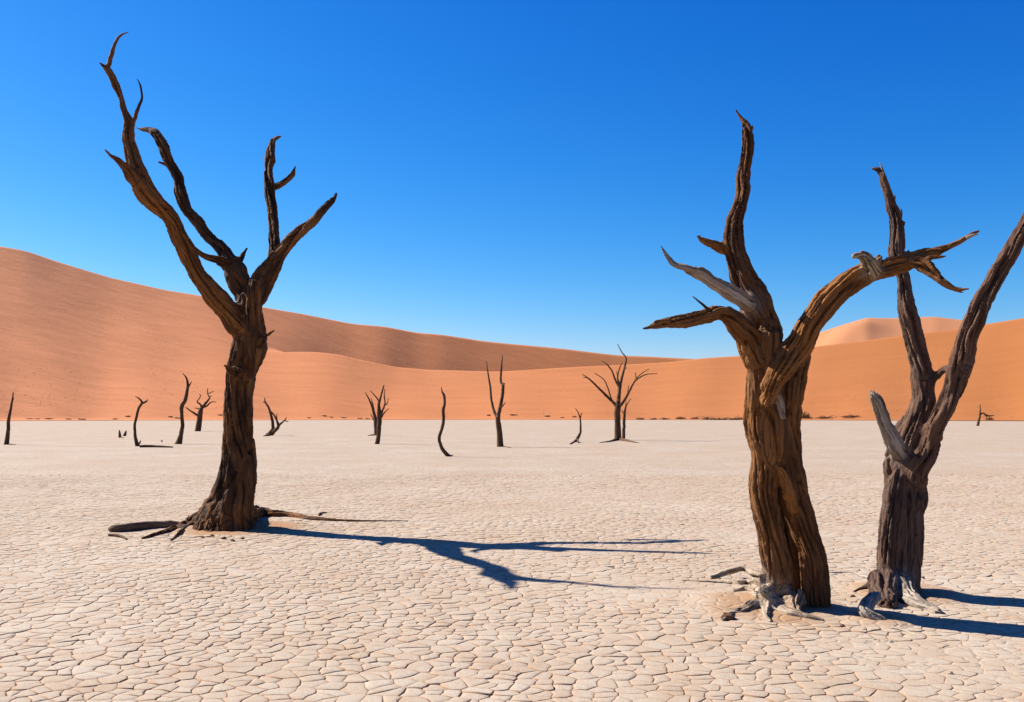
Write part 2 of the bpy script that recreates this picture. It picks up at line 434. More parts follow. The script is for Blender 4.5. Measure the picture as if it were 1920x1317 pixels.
def build_dune():
    px = np.linspace(-900, 2900, 520)
    r1, r2 = crest_r(px)
    tA = np.concatenate([np.linspace(-0.14, 0.12, 16), np.linspace(0.12, 1, 34)[1:]])     # rows follow both crest lines
    RR = np.concatenate([R0 + tA[:, None] * (r1 - R0)[None], r1[None] + np.linspace(0, 1, 60)[1:, None] * (r2 - r1)[None], r2[None] + np.linspace(0, 1, 20)[1:, None] * 200])
    PX = np.broadcast_to(px, RR.shape)
    Z = dune_z(PX, RR)
    ux, uy = dir_of(PX)
    X, Y = ux * RR, uy * RR
    amp = sstep(R0 + 4, R0 + 40, RR)
    Z = Z + amp * (0.35 * noise2(X, Y, 22, 1) + 0.05 * noise2(X * 0.8 + Y * 0.6, (Y * 0.8 - X * 0.6) * 0.35, 7, 2))
    nr, nc = X.shape; idx = np.arange(nr * nc).reshape(nr, nc)
    Fq = np.stack([idx[:-1, :-1], idx[:-1, 1:], idx[1:, 1:], idx[1:, :-1]], -1).reshape(-1, 4)
    o = mesh_obj('dune', np.stack([X.ravel(), Y.ravel(), Z.ravel()], 1), Fq.tolist(), M_DUNE)
    tag(o, 'orange sand dune with curved crest behind the clay pan', None, None, 'structure')
    # far pyramid dune
    px = np.linspace(1180, 2500, 260)
    rcp = smooth_interp(px, [(1180, 700), (1627, 800), (1760, 830), (2500, 800)], 40)
    RR = np.concatenate([560 + np.linspace(0, 1, 60)[:, None] * (rcp - 560)[None], rcp[None] + np.linspace(0, 1, 30)[1:, None] * 300])
    PX = np.broadcast_to(px, RR.shape); rc = np.broadcast_to(rcp, RR.shape)
    zc = slope_of(PX, smooth_interp(PX, FAR, 8)) * rc + HC
    # spur ridge running from the summit towards the left foreground
    spur = interp(RR, [(560, 1440), (640, 1500), (800, 1627), (1150, 1640)])
    Zs = zc - np.abs(RR - rc) * np.where(RR < rc, 0.34, 0.3)
    Zs += 5.0 * np.exp(-((PX - spur) / 45.0) ** 2) * sstep(560, 640, RR) * sstep(800, 760, RR)
    ux, uy = dir_of(PX)
    o = mesh_obj('far_dune', np.stack([(ux * RR).ravel(), (uy * RR).ravel(), np.maximum(Zs, -5).ravel()], 1),
                 (lambda i: np.stack([i[:-1, :-1], i[:-1, 1:], i[1:, 1:], i[1:, :-1]], -1).reshape(-1, 4).tolist())(np.arange(PX.size).reshape(PX.shape)), M_DUNE_FAR)
    tag(o, 'paler pointed sand dune rising beyond the orange dune', None, None, 'structure')
build_dune()

# ------------------------------------------------------------------ tree builder
def catmull(A, spacing):
    """A: n x k control rows (first three = position, fourth = radius) -> dense rows"""
    A = np.asarray(A, float)
    Q = np.vstack([2 * A[0] - A[1], A, 2 * A[-1] - A[-2]])
    out = []
    for i in range(1, len(Q) - 2):
        L = np.linalg.norm(Q[i + 1, :3] - Q[i, :3]); n = max(2, int(L / spacing))
        t = np.linspace(0, 1, n, endpoint=False)[:, None]
        p0, p1, p2, p3 = Q[i - 1], Q[i], Q[i + 1], Q[i + 2]
        c = 0.5 * (2 * p1 + (p2 - p0) * t + (2 * p0 - 5 * p1 + 4 * p2 - p3) * t ** 2 + (3 * p1 - p0 - 3 * p2 + p3) * t ** 3)
        c[:, 3:] = p1[3:] + (p2[3:] - p1[3:]) * t
        out.append(c)
    out.append(Q[-2][None]); return np.concatenate(out)

def tube(path, segs, seed, lobes=0.08, rmin=0.0):
    """path rows x,y,z,r -> verts, faces, plus frames for the bark coordinates"""
    p = path[:, :3]; r = np.maximum(path[:, 3], rmin); n = len(p)
    if lobes:                                   # knobbly, slightly kinked course
        s_ = np.concatenate([[0], np.cumsum(np.linalg.norm(np.diff(p, axis=0), axis=1))]) / max(r.mean() * 2.6, 1e-3)
        p = p + 0.30 * r[:, None] * np.stack([perlin(np.stack([s_, np.full(n, seed * 1.7 + j * 9.3), np.full(n, 0.5)], 1)) for j in range(3)], 1)
    T = np.gradient(p, axis=0); T /= np.maximum(np.linalg.norm(T, axis=1), 1e-9)[:, None]
    N = np.zeros_like(T); up = np.array([0.3, -1, 0.2]); up /= np.linalg.norm(up)
    v = up - T[0] * (up @ T[0]); N[0] = v / np.linalg.norm(v)
    for i in range(1, n):
        v = N[i - 1] - T[i] * (N[i - 1] @ T[i]); N[i] = v / max(np.linalg.norm(v), 1e-9)
    B = np.cross(T, N)
    s = np.concatenate([[0], np.cumsum(np.linalg.norm(np.diff(p, axis=0), axis=1))])
    a = np.linspace(0, 2 * math.pi, segs, endpoint=False)
    A, S = np.meshgrid(a, s)
    rr = r[:, None] * np.ones_like(A)
    if lobes:
        rm = max(r.mean(), 1e-3)
        q = np.stack([np.cos(A).ravel() * 1.1 + seed * 3.1, np.sin(A).ravel() * 1.1, S.ravel() / (rm * 4.5) + seed], 1)
        q2 = q * np.array([1, 1, 3.2]) + 17.3
        rr = rr * (1 + lobes * 2.0 * perlin(q).reshape(A.shape) + lobes * 0.9 * perlin(q2).reshape(A.shape))
    V = p[:, None, :] + rr[..., None] * (np.cos(A)[..., None] * N[:, None, :] + np.sin(A)[..., None] * B[:, None, :])
    V = V.reshape(-1, 3)
    i = np.arange(n * segs).reshape(n, segs)
    Fq = np.stack([i[:-1], np.roll(i[:-1], -1, 1), np.roll(i[1:], -1, 1), i[1:]], -1).reshape(-1, 4).tolist()
    V = np.vstack([V, p[0] - T[0] * r[0] * 0.3, p[-1] + T[-1] * r[-1] * 0.6])
    for k in range(segs):
        Fq.append((i[0, (k + 1) % segs], i[0, k], n * segs)); Fq.append((i[-1, k], i[-1, (k + 1) % segs], n * segs + 1))
    return V, Fq, dict(p=p, r=r, T=T, N=N, B=B, s=s)

def control(kind, pts, d0, da, db, lift=0.3):
    """picture points (x, y, width[, depth offset]) -> rows x,y,z,r"""
    known = [(i, q[3]) for i, q in enumerate(pts) if len(q) > 3]
    if da is not None: known = [(0, da)] + [k for k in known if k[0] not in (0,)]
    if db is not None: known = [k for k in known if k[0] != len(pts) - 1] + [(len(pts) - 1, db)]
    rows = []
    for i, q in enumerate(pts):
        x, y, w = q[:3]
        if kind == 'root' and len(q) == 3:
            g = G(x, y); r = w / 2 / F * g[1]; zt = r * lift
            zm, _ = mound(g[:1], g[1:2]); g = G(x, y, zt + float(zm[0])); rows.append((*g, r)); continue
        off = float(np.interp(i, [k[0] for k in known], [k[1] for k in known])) if known else 0.0
        d = d0 + off; p = P(x, y, d); rows.append((*p, w / 2 / F * d))
    return rows

def make_tree(name, label, group, base, d0, branches, mat, voxel=None, segs=20, groove=0.0, cat='tree', min_r=0.0):
    """branches: (part name, fused?, tone(ochre, grey), pts, da, db[, part label])"""
    root = empty(name, (float(base[0]), float(base[1]), float(base[2])))
    tag(root, label, cat, group)
    parts = []
    for bi, br in enumerate(branches):
        pname, fused, tone, pts, da, db = br[:6]
        rows = control('root' if pname == 'root' else 'b', pts, d0, da, db)
        rad = np.mean([q[3] for q in rows])
        path = catmull(rows, max(rad * 0.35, (voxel or 0.02) * 1.2))
        parts.append((br, path, bi))
    if voxel:
        V, Fc, frames = [], [], []
        n = 0
        for br, path, bi in parts:
            if not br[1]: continue
            path = path.copy(); path[:, 3] *= 1.05 if br[0] == 'trunk' else 1.13
            v, f, fr = tube(path, segs, bi + 1, 0.10, voxel * 0.95)
            V.append(v); Fc += [tuple(int(x) + n for x in q) for q in f]; n += len(v); fr['bi'] = bi; frames.append(fr)
        me = bpy.data.meshes.new('tmp'); me.from_pydata(np.concatenate(V).tolist(), [], Fc); me.update()
        to = bpy.data.objects.new('tmp', me); COL.objects.link(to)
        md = to.modifiers.new('r', 'REMESH'); md.mode = 'VOXEL'; md.voxel_size = voxel
        dg = bpy.context.evaluated_depsgraph_get(); ev = to.evaluated_get(dg); m2 = ev.to_mesh()
        nv, nf = len(m2.vertices), len(m2.polygons)
        co = np.empty(nv * 3); m2.vertices.foreach_get('co', co); co = co.reshape(-1, 3)
        no = np.empty(nv * 3); m2.vertices.foreach_get('normal', no); no = no.reshape(-1, 3)
        quads = np.array([p.vertices[:] for p in m2.polygons])
        ev.to_mesh_clear(); bpy.data.objects.remove(to); bpy.data.meshes.remove(me)
        # nearest skeleton sample, measured in radii
        SP_ = np.concatenate([f['p'] for f in frames]); SR = np.concatenate([f['r'] for f in frames])
        SN = np.concatenate([f['N'] for f in frames]); SB = np.concatenate([f['B'] for f in frames]); ST = np.concatenate([f['T'] for f in frames])
        SS = np.concatenate([f['s'] for f in frames]); SI = np.concatenate([np.full(len(f['p']), f['bi']) for f in frames])
        near = np.empty(nv, int)
        for a in range(0, nv, 3000):
            dd = ((co[a:a + 3000, None, :] - SP_[None]) ** 2).sum(-1) / (SR * SR)[None]
            near[a:a + 3000] = dd.argmin(1)
        rel = co - SP_[near]
        la = (rel * SN[near]).sum(1); lb = (rel * SB[near]).sum(1); ls = SS[near] + (rel * ST[near]).sum(1)
        rl = SR[near]; bid = SI[near]
        tw = ls * 0.55
        ca, sa = np.cos(tw), np.sin(tw)
        ba, bb = la * ca - lb * sa, la * sa + lb * ca
        seed = bid * 5.37
        g = groove
        n1 = perlin(np.stack([ba / g + seed, bb / g, ls / (g * 11)], 1))
        n2 = perlin(np.stack([ba / (g * 0.42) + seed, bb / (g * 0.42), ls / (g * 5)], 1))
        n0 = perlin(np.stack([ba / (g * 3.2) + seed, bb / (g * 3.2), ls / (g * 7)], 1))
        n3 = perlin(np.stack([co[:, 0] / (g * 1.5), co[:, 1] / (g * 1.5), co[:, 2] / (g * 1.5)], 1))
        # edges of the joined surface; melt the joints between limbs
        E = np.concatenate([quads[:, [0, 1]], quads[:, [1, 2]], quads[:, [2, 3]], quads[:, [3, 0]]])
        deg = np.bincount(E.ravel(), minlength=nv).astype(float)
        def avg(x):
            out = np.zeros_like(x)
            if x.ndim == 1:
                return (np.bincount(E[:, 0], x[E[:, 1]], nv) + np.bincount(E[:, 1], x[E[:, 0]], nv)) / deg
            return np.stack([avg(x[:, j]) for j in range(x.shape[1])], 1)
        mask = np.zeros(nv); df = bid[E[:, 0]] != bid[E[:, 1]]; mask[E[df].ravel()] = 1
        for _ in range(9): mask = np.maximum(mask, avg(mask) * 1.15)
        mask = np.clip(mask, 0, 1)
        for _ in range(14): co = co + (avg(co) - co) * (0.85 * mask)[:, None]
        fn = np.cross(co[quads[:, 2]] - co[quads[:, 0]], co[quads[:, 3]] - co[quads[:, 1]])
        no = np.zeros_like(co)
        for k in range(4): np.add.at(no, quads[:, k], fn)
        no /= np.maximum(np.linalg.norm(no, axis=1), 1e-12)[:, None]
        vtone = np.array([b[2] for b in branches], float)[bid]
        for _ in range(70): vtone = avg(vtone)
        n4 = perlin(np.stack([ba / (g * 1.7) + seed + 40, bb / (g * 1.7), ls / (g * 34)], 1))
        n5 = perlin(co / (g * 0.55) + 9.1)
        A = np.clip(rl * 0.20, 0.0015, g * 0.28)
        disp = A * (-1.25 * np.clip(1 - np.abs(n1) * 3.2, 0, 1) ** 1.5 - 0.45 * np.clip(1 - np.abs(n2) * 3.0, 0, 1) + 1.2 * n0 + 0.6 * n3 + 0.35 * n5 + 0.3 - 4.2 * np.clip(1 - np.abs(n4) * 13, 0, 1))
        for _ in range(8): disp = disp + (avg(disp) - disp) * 0.9 * mask
        co = co + no * disp[:, None]
        # shading normals of the joined surface, kept when it is cut into parts
        fn = np.cross(co[quads[:, 2]] - co[quads[:, 0]], co[quads[:, 3]] - co[quads[:, 1]])
        vn = np.zeros_like(co)
        for k in range(4): np.add.at(vn, quads[:, k], fn)
        vn /= np.maximum(np.linalg.norm(vn, axis=1), 1e-12)[:, None]
        bark = np.stack([ba + seed, bb, ls], 1)
        names = [b[0] for b in branches]
        fb = bid[quads[:, 0]]
        trunk_ids = [i for i, nme in enumerate(names) if nme == 'trunk']
        keys = [('trunk', trunk_ids)] + [(names[i], [i]) for i in range(len(names)) if branches[i][1] and names[i] != 'trunk']
        tones = np.array([b[2] for b in branches], float)
        # tone: blend to the branch's own colour over a short stretch, more grey towards broken ends
        for pname, ids in keys:
            sel = np.isin(fb, ids)
            if not sel.any(): continue
            q = quads[sel]; u, inv = np.unique(q, return_inverse=True); inv = inv.reshape(q.shape)
            tt = vtone[u]
            tn = np.column_stack([tt, np.zeros(len(u))])
            o = mesh_obj(pname, co[u], inv.tolist(), mat, root, attrs={'bark': bark[u], 'tone': tn}, normals=vn[u])
            if len(ids) == 1 and len(branches[ids[0]]) > 6: o['label'] = branches[ids[0]][6]
    for br, path, bi in parts:
        if voxel and br[1]: continue
        if min_r: path[:, 3] = np.maximum(path[:, 3], min_r)
        v, f, fr = tube(path, 8 if voxel is None else 10, bi + 1, 0.10)
        ns = len(fr['p']); sg = (len(v) - 2) // ns
        a = np.linspace(0, 2 * math.pi, sg, endpoint=False)
        bk = np.stack([np.outer(fr['r'], np.cos(a)).ravel() + bi, np.outer(fr['r'], np.sin(a)).ravel(), np.repeat(fr['s'], sg)], 1)
        bk = np.vstack([bk, bk[:1], bk[-1:]])
        tn = np.tile(np.array([*br[2], 0.0]), (len(v), 1))
        o = mesh_obj(br[0], v, f, mat, root, attrs={'bark': bk, 'tone': tn})
        if len(br) > 6: o['label'] = br[6]
    return root

# ------------------------------------------------------------------ tall dark tree
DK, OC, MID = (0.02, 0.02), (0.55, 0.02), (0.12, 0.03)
dL = float(G(440, 996)[1]) + 0.22
left = [
 ('trunk', True, DK, [(426, 1012, 134, 0), (427, 980, 106), (432, 954, 88), (436, 930, 76), (445, 899, 71), (448, 860, 62), (447, 820, 54), (448, 772, 52), (452, 725, 50), (457, 686, 57), (465, 650, 64), (466, 618, 58), (467, 580, 50), (468, 552, 44)], 0.0, 0.0),
 ('trunk', True, DK, [(418, 1010, 46, -0.26), (430, 950, 40, -0.2), (446, 880, 34, -0.12), (452, 800, 26, -0.08)], None, None),
 ('trunk', True, MID, [(452, 1014, 44, -0.30), (452, 965, 32, -0.28), (456, 920, 28, -0.2), (458, 860, 24, -0.12)], None, None),
 ('trunk', True, MID, [(482, 530, 30, -0.10), (476, 575, 30, -0.18), (476, 620, 30, -0.2), (470, 660, 26, -0.17), (466, 700, 18, -0.1)], None, None),
 ('branch', True, OC, [(458, 622, 40, -0.1), (444, 606, 45, -0.12), (425, 579, 40, -0.2), (401, 555, 34, -0.42), (388, 540, 32, -0.52), (357, 488, 31, -0.8), (331, 435, 29, -1.05), (312, 404, 30, -1.22), (285, 374, 36, -1.42), (268, 351, 37, -1.52), (257, 321, 31, -1.52), (248, 290, 25), (242, 260, 21), (243, 230, 15), (234, 207, 12), (224, 177, 13), (211, 146, 13), (199, 126, 12)], None, -1.25, 'ochre brown limb with bark worn off its underside'),
 ('twig', False, DK, [(199, 126, 11, -1.25), (204, 120, 9), (209, 104, 8), (216, 82, 6), (226, 67, 4.5), (241, 60, 1.5)], None, -1.1),
 ('twig', False, DK, [(200, 128, 8, -1.25), (193, 123, 6), (186, 117, 1.5)], None, -1.25),
 ('twig', False, DK, [(246, 240, 10, -1.42), (251, 226, 8), (259, 203, 6), (266, 184, 4.5), (263, 161, 3.5), (257, 148, 1.2)], None, -1.6),
 ('branch', True, MID, [(262, 345, 26, -1.52), (249, 332, 24), (236, 313, 16), (217, 298, 10), (196, 281, 3)], None, -2.1),
 ('branch', True, DK, [(464, 560, 40, 0.05), (452, 530, 40, 0.1), (436, 497, 36, 0.2), (422, 477, 25), (403, 456, 21), (376, 423, 20), (353, 393, 20), (340, 363, 19), (334, 332, 19), (316, 302, 18), (306, 275, 20), (293, 253, 18), (281, 245, 11), (268, 243, 7), (256, 240, 3)], None, 1.1),
 ('twig', False, DK, [(317, 311, 8, 1.0), (308, 308, 6), (297, 304, 3)], None, 0.9),
 ('branch', True, DK, [(434, 500, 24, 0.15), (420, 492, 20), (403, 486, 14), (380, 478, 10), (367, 467, 7), (357, 458, 3)], None, -0.3),
 ('branch', True, DK, [(440, 505, 24, 0.2), (447, 492, 18), (454, 480, 11), (464, 465, 4)], None, 0.3),
 ('branch', True, MID, [(474, 560, 40, 0.0), (486, 533, 42, 0.0), (500, 512, 38), (516, 490, 32), (528, 469, 25), (555, 442, 20), (581, 420, 18), (604, 397, 15), (623, 376, 13), (631, 361, 4)], None, 0.1),
 ('branch', True, DK, [(480, 548, 30, 0.1), (500, 515, 28, 0.3), (513, 488, 24, 0.5), (516, 457, 20), (513, 420, 18), (509, 382, 18), (505, 344, 20), (503, 321, 13), (506, 302, 19), (507, 283, 15), (514, 262, 11), (527, 256, 3)], None, 2.0),
 ('branch', True, DK, [(508, 352, 15, 1.45), (520, 350, 13), (534, 342, 11), (548, 328, 10), (554, 312, 2)], None, 1.6),
 ('branch', True, DK, [(486, 645, 20, -0.15), (497, 632, 10), (505, 626, 6), (514, 620, 2)], None, -0.4),
 ('branch', True, DK, [(444, 700, 22, -0.25), (431, 693, 12), (420, 685, 3)], None, -0.5),
 ('root', True, DK, [(408, 955, 44, -0.1), (377, 972, 26), (338, 988, 13), (300, 1000, 10), (267, 1010, 5)], None, None),
 ('root', True, DK, [(392, 968, 30, -0.2), (357, 983, 14), (338, 998, 9), (320, 1014, 4)], None, None),
 ('trunk', True, DK, [(380, 1012, 30, -0.30), (394, 982, 34, -0.24), (412, 950, 34, -0.15), (430, 900, 26, -0.05)], None, None),
 ('root', True, MID, [(456, 962, 34, 0.0), (485, 964, 24), (515, 966, 17), (543, 967, 13), (594, 974, 10), (654, 977, 6)], None, None),
 ('root', False, MID, [(648, 977, 6), (700, 977.5, 4), (764, 977, 2)], None, None),
]
make_tree('dead_tree', 'tall dark dead tree with forked crown and spreading roots, long shadow beside it', 'dead camel thorn trees on the pan', (BASE_L[0], BASE_L[1], 0.0), dL, left, M_WOOD_L, 0.015, 22, 0.055)

def ground_stick(name, label, cat, pts, mat, tone=(0.2, 0.3), lift=0.55, group=None):
    rows = control('root', pts, 0, None, None, lift)
    path = catmull(rows, 0.03); v, f, fr = tube(path, 10, 3.3, 0.12)
    sg = 10; a = np.linspace(0, 2 * math.pi, sg, endpoint=False)
    bk = np.stack([np.outer(fr['r'], np.cos(a)).ravel(), np.outer(fr['r'], np.sin(a)).ravel(), np.repeat(fr['s'], sg)], 1); bk = np.vstack([bk, bk[:1], bk[-1:]])
    o = mesh_obj(name, v, f, mat, attrs={'bark': bk, 'tone': np.tile(np.array([*tone, 0.0]), (len(v), 1))})
    return tag(o, label, cat, group)
ground_stick('fallen_log', 'thick weathered log lying beside the tall dark tree\'s roots', 'log', [(345, 984, 9), (320, 983, 13), (280, 985, 14), (240, 989, 15), (214, 991, 14), (206, 992, 8)], M_WOOD_L, (0.35, 0.5), 0.9)
ground_stick('broken_stick', 'short broken stick on clay in front of the fallen log', 'stick', [(204, 1003, 5), (218, 1004, 6), (230, 1007, 5), (238, 1011, 3)], M_WOOD_L, (0.2, 0.2), 0.8)
ground_stick('curved_twig', 'small curved twig lying past the tall dark tree\'s long root', 'twig', [(598, 966, 3), (600, 963, 3.5), (606, 961.5, 3), (613, 961, 1.5)], M_WOOD_L, (0.1, 0.1), 1.2)

# ------------------------------------------------------------------ brown tree with split trunk
BR, BRO, GY = (0.34, 0.03), (0.8, 0.0), (0.2, 0.95)
dR = float(G(1500, 1148)[1]) + 0.10
right = [
 ('trunk', True, BR, [(1470, 1180, 58, 0.0), (1464, 1140, 58, 0.0), (1459, 1097, 58, 0.0), (1452, 1046, 52), (1445, 1000, 48), (1438, 950, 52), (1431, 900, 52), (1430, 850, 54), (1428, 800, 58), (1430, 750, 60), (1431, 700, 60, -0.05), (1432, 660, 58, -0.05), (1436, 625, 58, -0.05)], 0.0, -0.05),
 ('trunk', True, BR, [(1532, 1180, 52, -0.02), (1530, 1140, 50), (1527, 1097, 50), (1523, 1046, 48), (1511, 1000, 48), (1494, 950, 52), (1478, 900, 62), (1468, 850, 64), (1464, 800, 72), (1466, 760, 76), (1474, 710, 74), (1487, 672, 60), (1500, 640, 44)], 0.02, 0.06),
 ('trunk', True, BR, [(1436, 930, 18, -0.02), (1444, 880, 32, -0.08), (1447, 840, 42, -0.11), (1446, 790, 42, -0.10), (1440, 735, 30, -0.05)], None, None),
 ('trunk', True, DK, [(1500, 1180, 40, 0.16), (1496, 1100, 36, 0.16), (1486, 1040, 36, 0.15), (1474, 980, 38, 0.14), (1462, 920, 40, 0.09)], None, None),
 ('branch', True, BRO, [(1437, 760, 22, -0.20), (1444, 728, 36, -0.24), (1466, 690, 42, -0.26), (1490, 660, 46, -0.2), (1515, 616, 46), (1546, 575, 44), (1580, 541, 42), (1613, 518, 41), (1647, 507, 37), (1680, 497, 32), (1714, 487, 29), (1740, 478, 23), (1767, 467, 14), (1797, 454, 11), (1824, 439, 8), (1837, 433, 3)], None, -0.3, 'arching ochre limb with split pale end'),
 ('branch', True, BR, [(1714, 489, 26, -0.3), (1730, 498, 26), (1747, 511, 22), (1767, 530, 15), (1794, 542, 9), (1817, 542, 3)], None, -0.55),
 ('branch', True, GY, [(1640, 512, 30, -0.3), (1629, 490, 26, -0.38), (1614, 479, 18, -0.45), (1598, 481, 9, -0.5)], None, None, 'grey broken knob on the arching limb'),
 ('branch', True, BR, [(1636, 508, 28, -0.3), (1644, 490, 22, -0.3), (1648, 480, 12, -0.3)], None, None),
 ('branch', True, BRO, [(1738, 484, 12, -0.36), (1755, 482, 8), (1774, 481, 4)], None, -0.4),
 ('branch', True, DK, [(1434, 650, 58, 0.0), (1436, 620, 58, 0.02), (1426, 589, 56), (1414, 561, 53), (1403, 533, 46), (1390, 505, 40), (1376, 477, 37), (1374, 449, 36), (1381, 417, 33), (1389, 390, 29), (1396, 362, 29), (1398, 334, 27), (1401, 299, 21), (1402, 267, 20), (1401, 244, 18), (1396, 230, 10), (1389, 222, 6), (1379, 206, 2.5)], None, 0.35),
 ('branch', True, BRO, [(1372, 470, 26, 0.2), (1354, 466, 22), (1334, 459, 16), (1320, 452, 13), (1307, 443, 4)], None, 0.0),
 ('branch', True, GY, [(1422, 583, 22, 0.0), (1406, 571, 30, -0.04), (1390, 561, 30, -0.1), (1368, 547, 28), (1340, 529, 24), (1312, 512, 22), (1281, 501, 16), (1264, 498, 13), (1253, 484, 9), (1239, 461, 3)], None, -0.15, 'branch toned grey for sunlight, with dark hooked tip'),  # whole branch toned pale grey, painting in the sunlight on its upper side
 ('branch', True, BR, [(1424, 690, 50, -0.05), (1411, 655, 46, -0.1), (1402, 630, 42, -0.15), (1382, 608, 36), (1362, 592, 28), (1344, 586, 25), (1320, 593, 25), (1285, 601, 26), (1250, 605, 19), (1222, 613, 10), (1205, 617, 3)], None, -0.75),
 ('twig', False, DK, [(1334, 588, 8, -0.42), (1325, 578, 6), (1312, 567, 4), (1299, 556, 2)], None, -0.5),
 ('branch', True, GY, [(1458, 722, 7, -0.20), (1459, 740, 14, -0.25), (1464, 762, 15, -0.26), (1470, 786, 7, -0.27)], None, None, 'pale torn strip of bare wood on the trunk'),
 ('branch', True, BRO, [(1449, 862, 10, -0.12), (1458, 876, 14, -0.15), (1470, 893, 16, -0.14), (1478, 925, 22, -0.12), (1486, 960, 20, -0.06)], None, None),
 ('splinter', False, GY, [(1812, 447, 8, -0.3), (1826, 441, 5), (1834, 440, 1.5)], None, -0.32),
 ('splinter', False, BRO, [(1322, 455, 9, 0.05), (1313, 448, 5), (1312, 440, 1.5)], None, 0.02),
 ('splinter', False, BR, [(1404, 250, 12, 0.35), (1409, 240, 7), (1411, 236, 2)], None, 0.35),
 ('splinter', False, BR, [(1775, 535, 9, -0.45), (1796, 546, 5), (1806, 549, 1.5)], None, -0.5),
 ('splinter', False, BR, [(1255, 603, 12, -0.62), (1232, 603, 6), (1226, 605, 2)], None, -0.68),
 ('root', True, GY, [(1436, 1085, 34, 0.0), (1412, 1078, 16, 0.12), (1397, 1067, 9, 0.3), (1377, 1070, 11, 0.22), (1350, 1078, 11, 0.12), (1332, 1083, 7, 0.05)], None, None),
 ('root', True, GY, [(1440, 1100, 34, 0.0), (1412, 1096, 20), (1388, 1092, 16), (1366, 1090, 10)], None, None),
 ('root', False, GY, [(1372, 1094, 5), (1330, 1091, 4), (1278, 1088, 2)], None, None),
 ('root', True, (0.3, 0.6), [(1470, 1120, 44, -0.1), (1445, 1135, 24), (1415, 1137, 21), (1382, 1148, 16), (1346, 1141, 10), (1317, 1137, 5)], None, None),
 ('root', True, GY, [(1432, 1105, 20, -0.15), (1446, 1130, 22), (1473, 1148, 21), (1507, 1156, 15), (1545, 1163, 5)], None, None),
 ('root', True, GY, [(1395, 1143, 14), (1372, 1152, 12), (1356, 1162, 8)], None, None),
 ('root', True, GY, [(1440, 1108, 36, -0.05), (1418, 1112, 22), (1398, 1106, 16), (1374, 1112, 9)], None, None),
 ('root', True, GY, [(1450, 1120, 30, -0.1), (1440, 1140, 20), (1436, 1156, 12), (1446, 1166, 6)], None, None),
 ('root', True, (0.4, 0.5), [(1488, 1120, 40, -0.1), (1486, 1144, 30), (1500, 1156, 14)], None, None),
]
make_tree('dead_tree', 'brown dead tree with cleft trunk, arching right limb and pale roots', 'dead camel thorn trees on the pan', (BASE_R[0], BASE_R[1], 0.0), dR, right, M_WOOD_R, 0.0095, 26, 0.040)

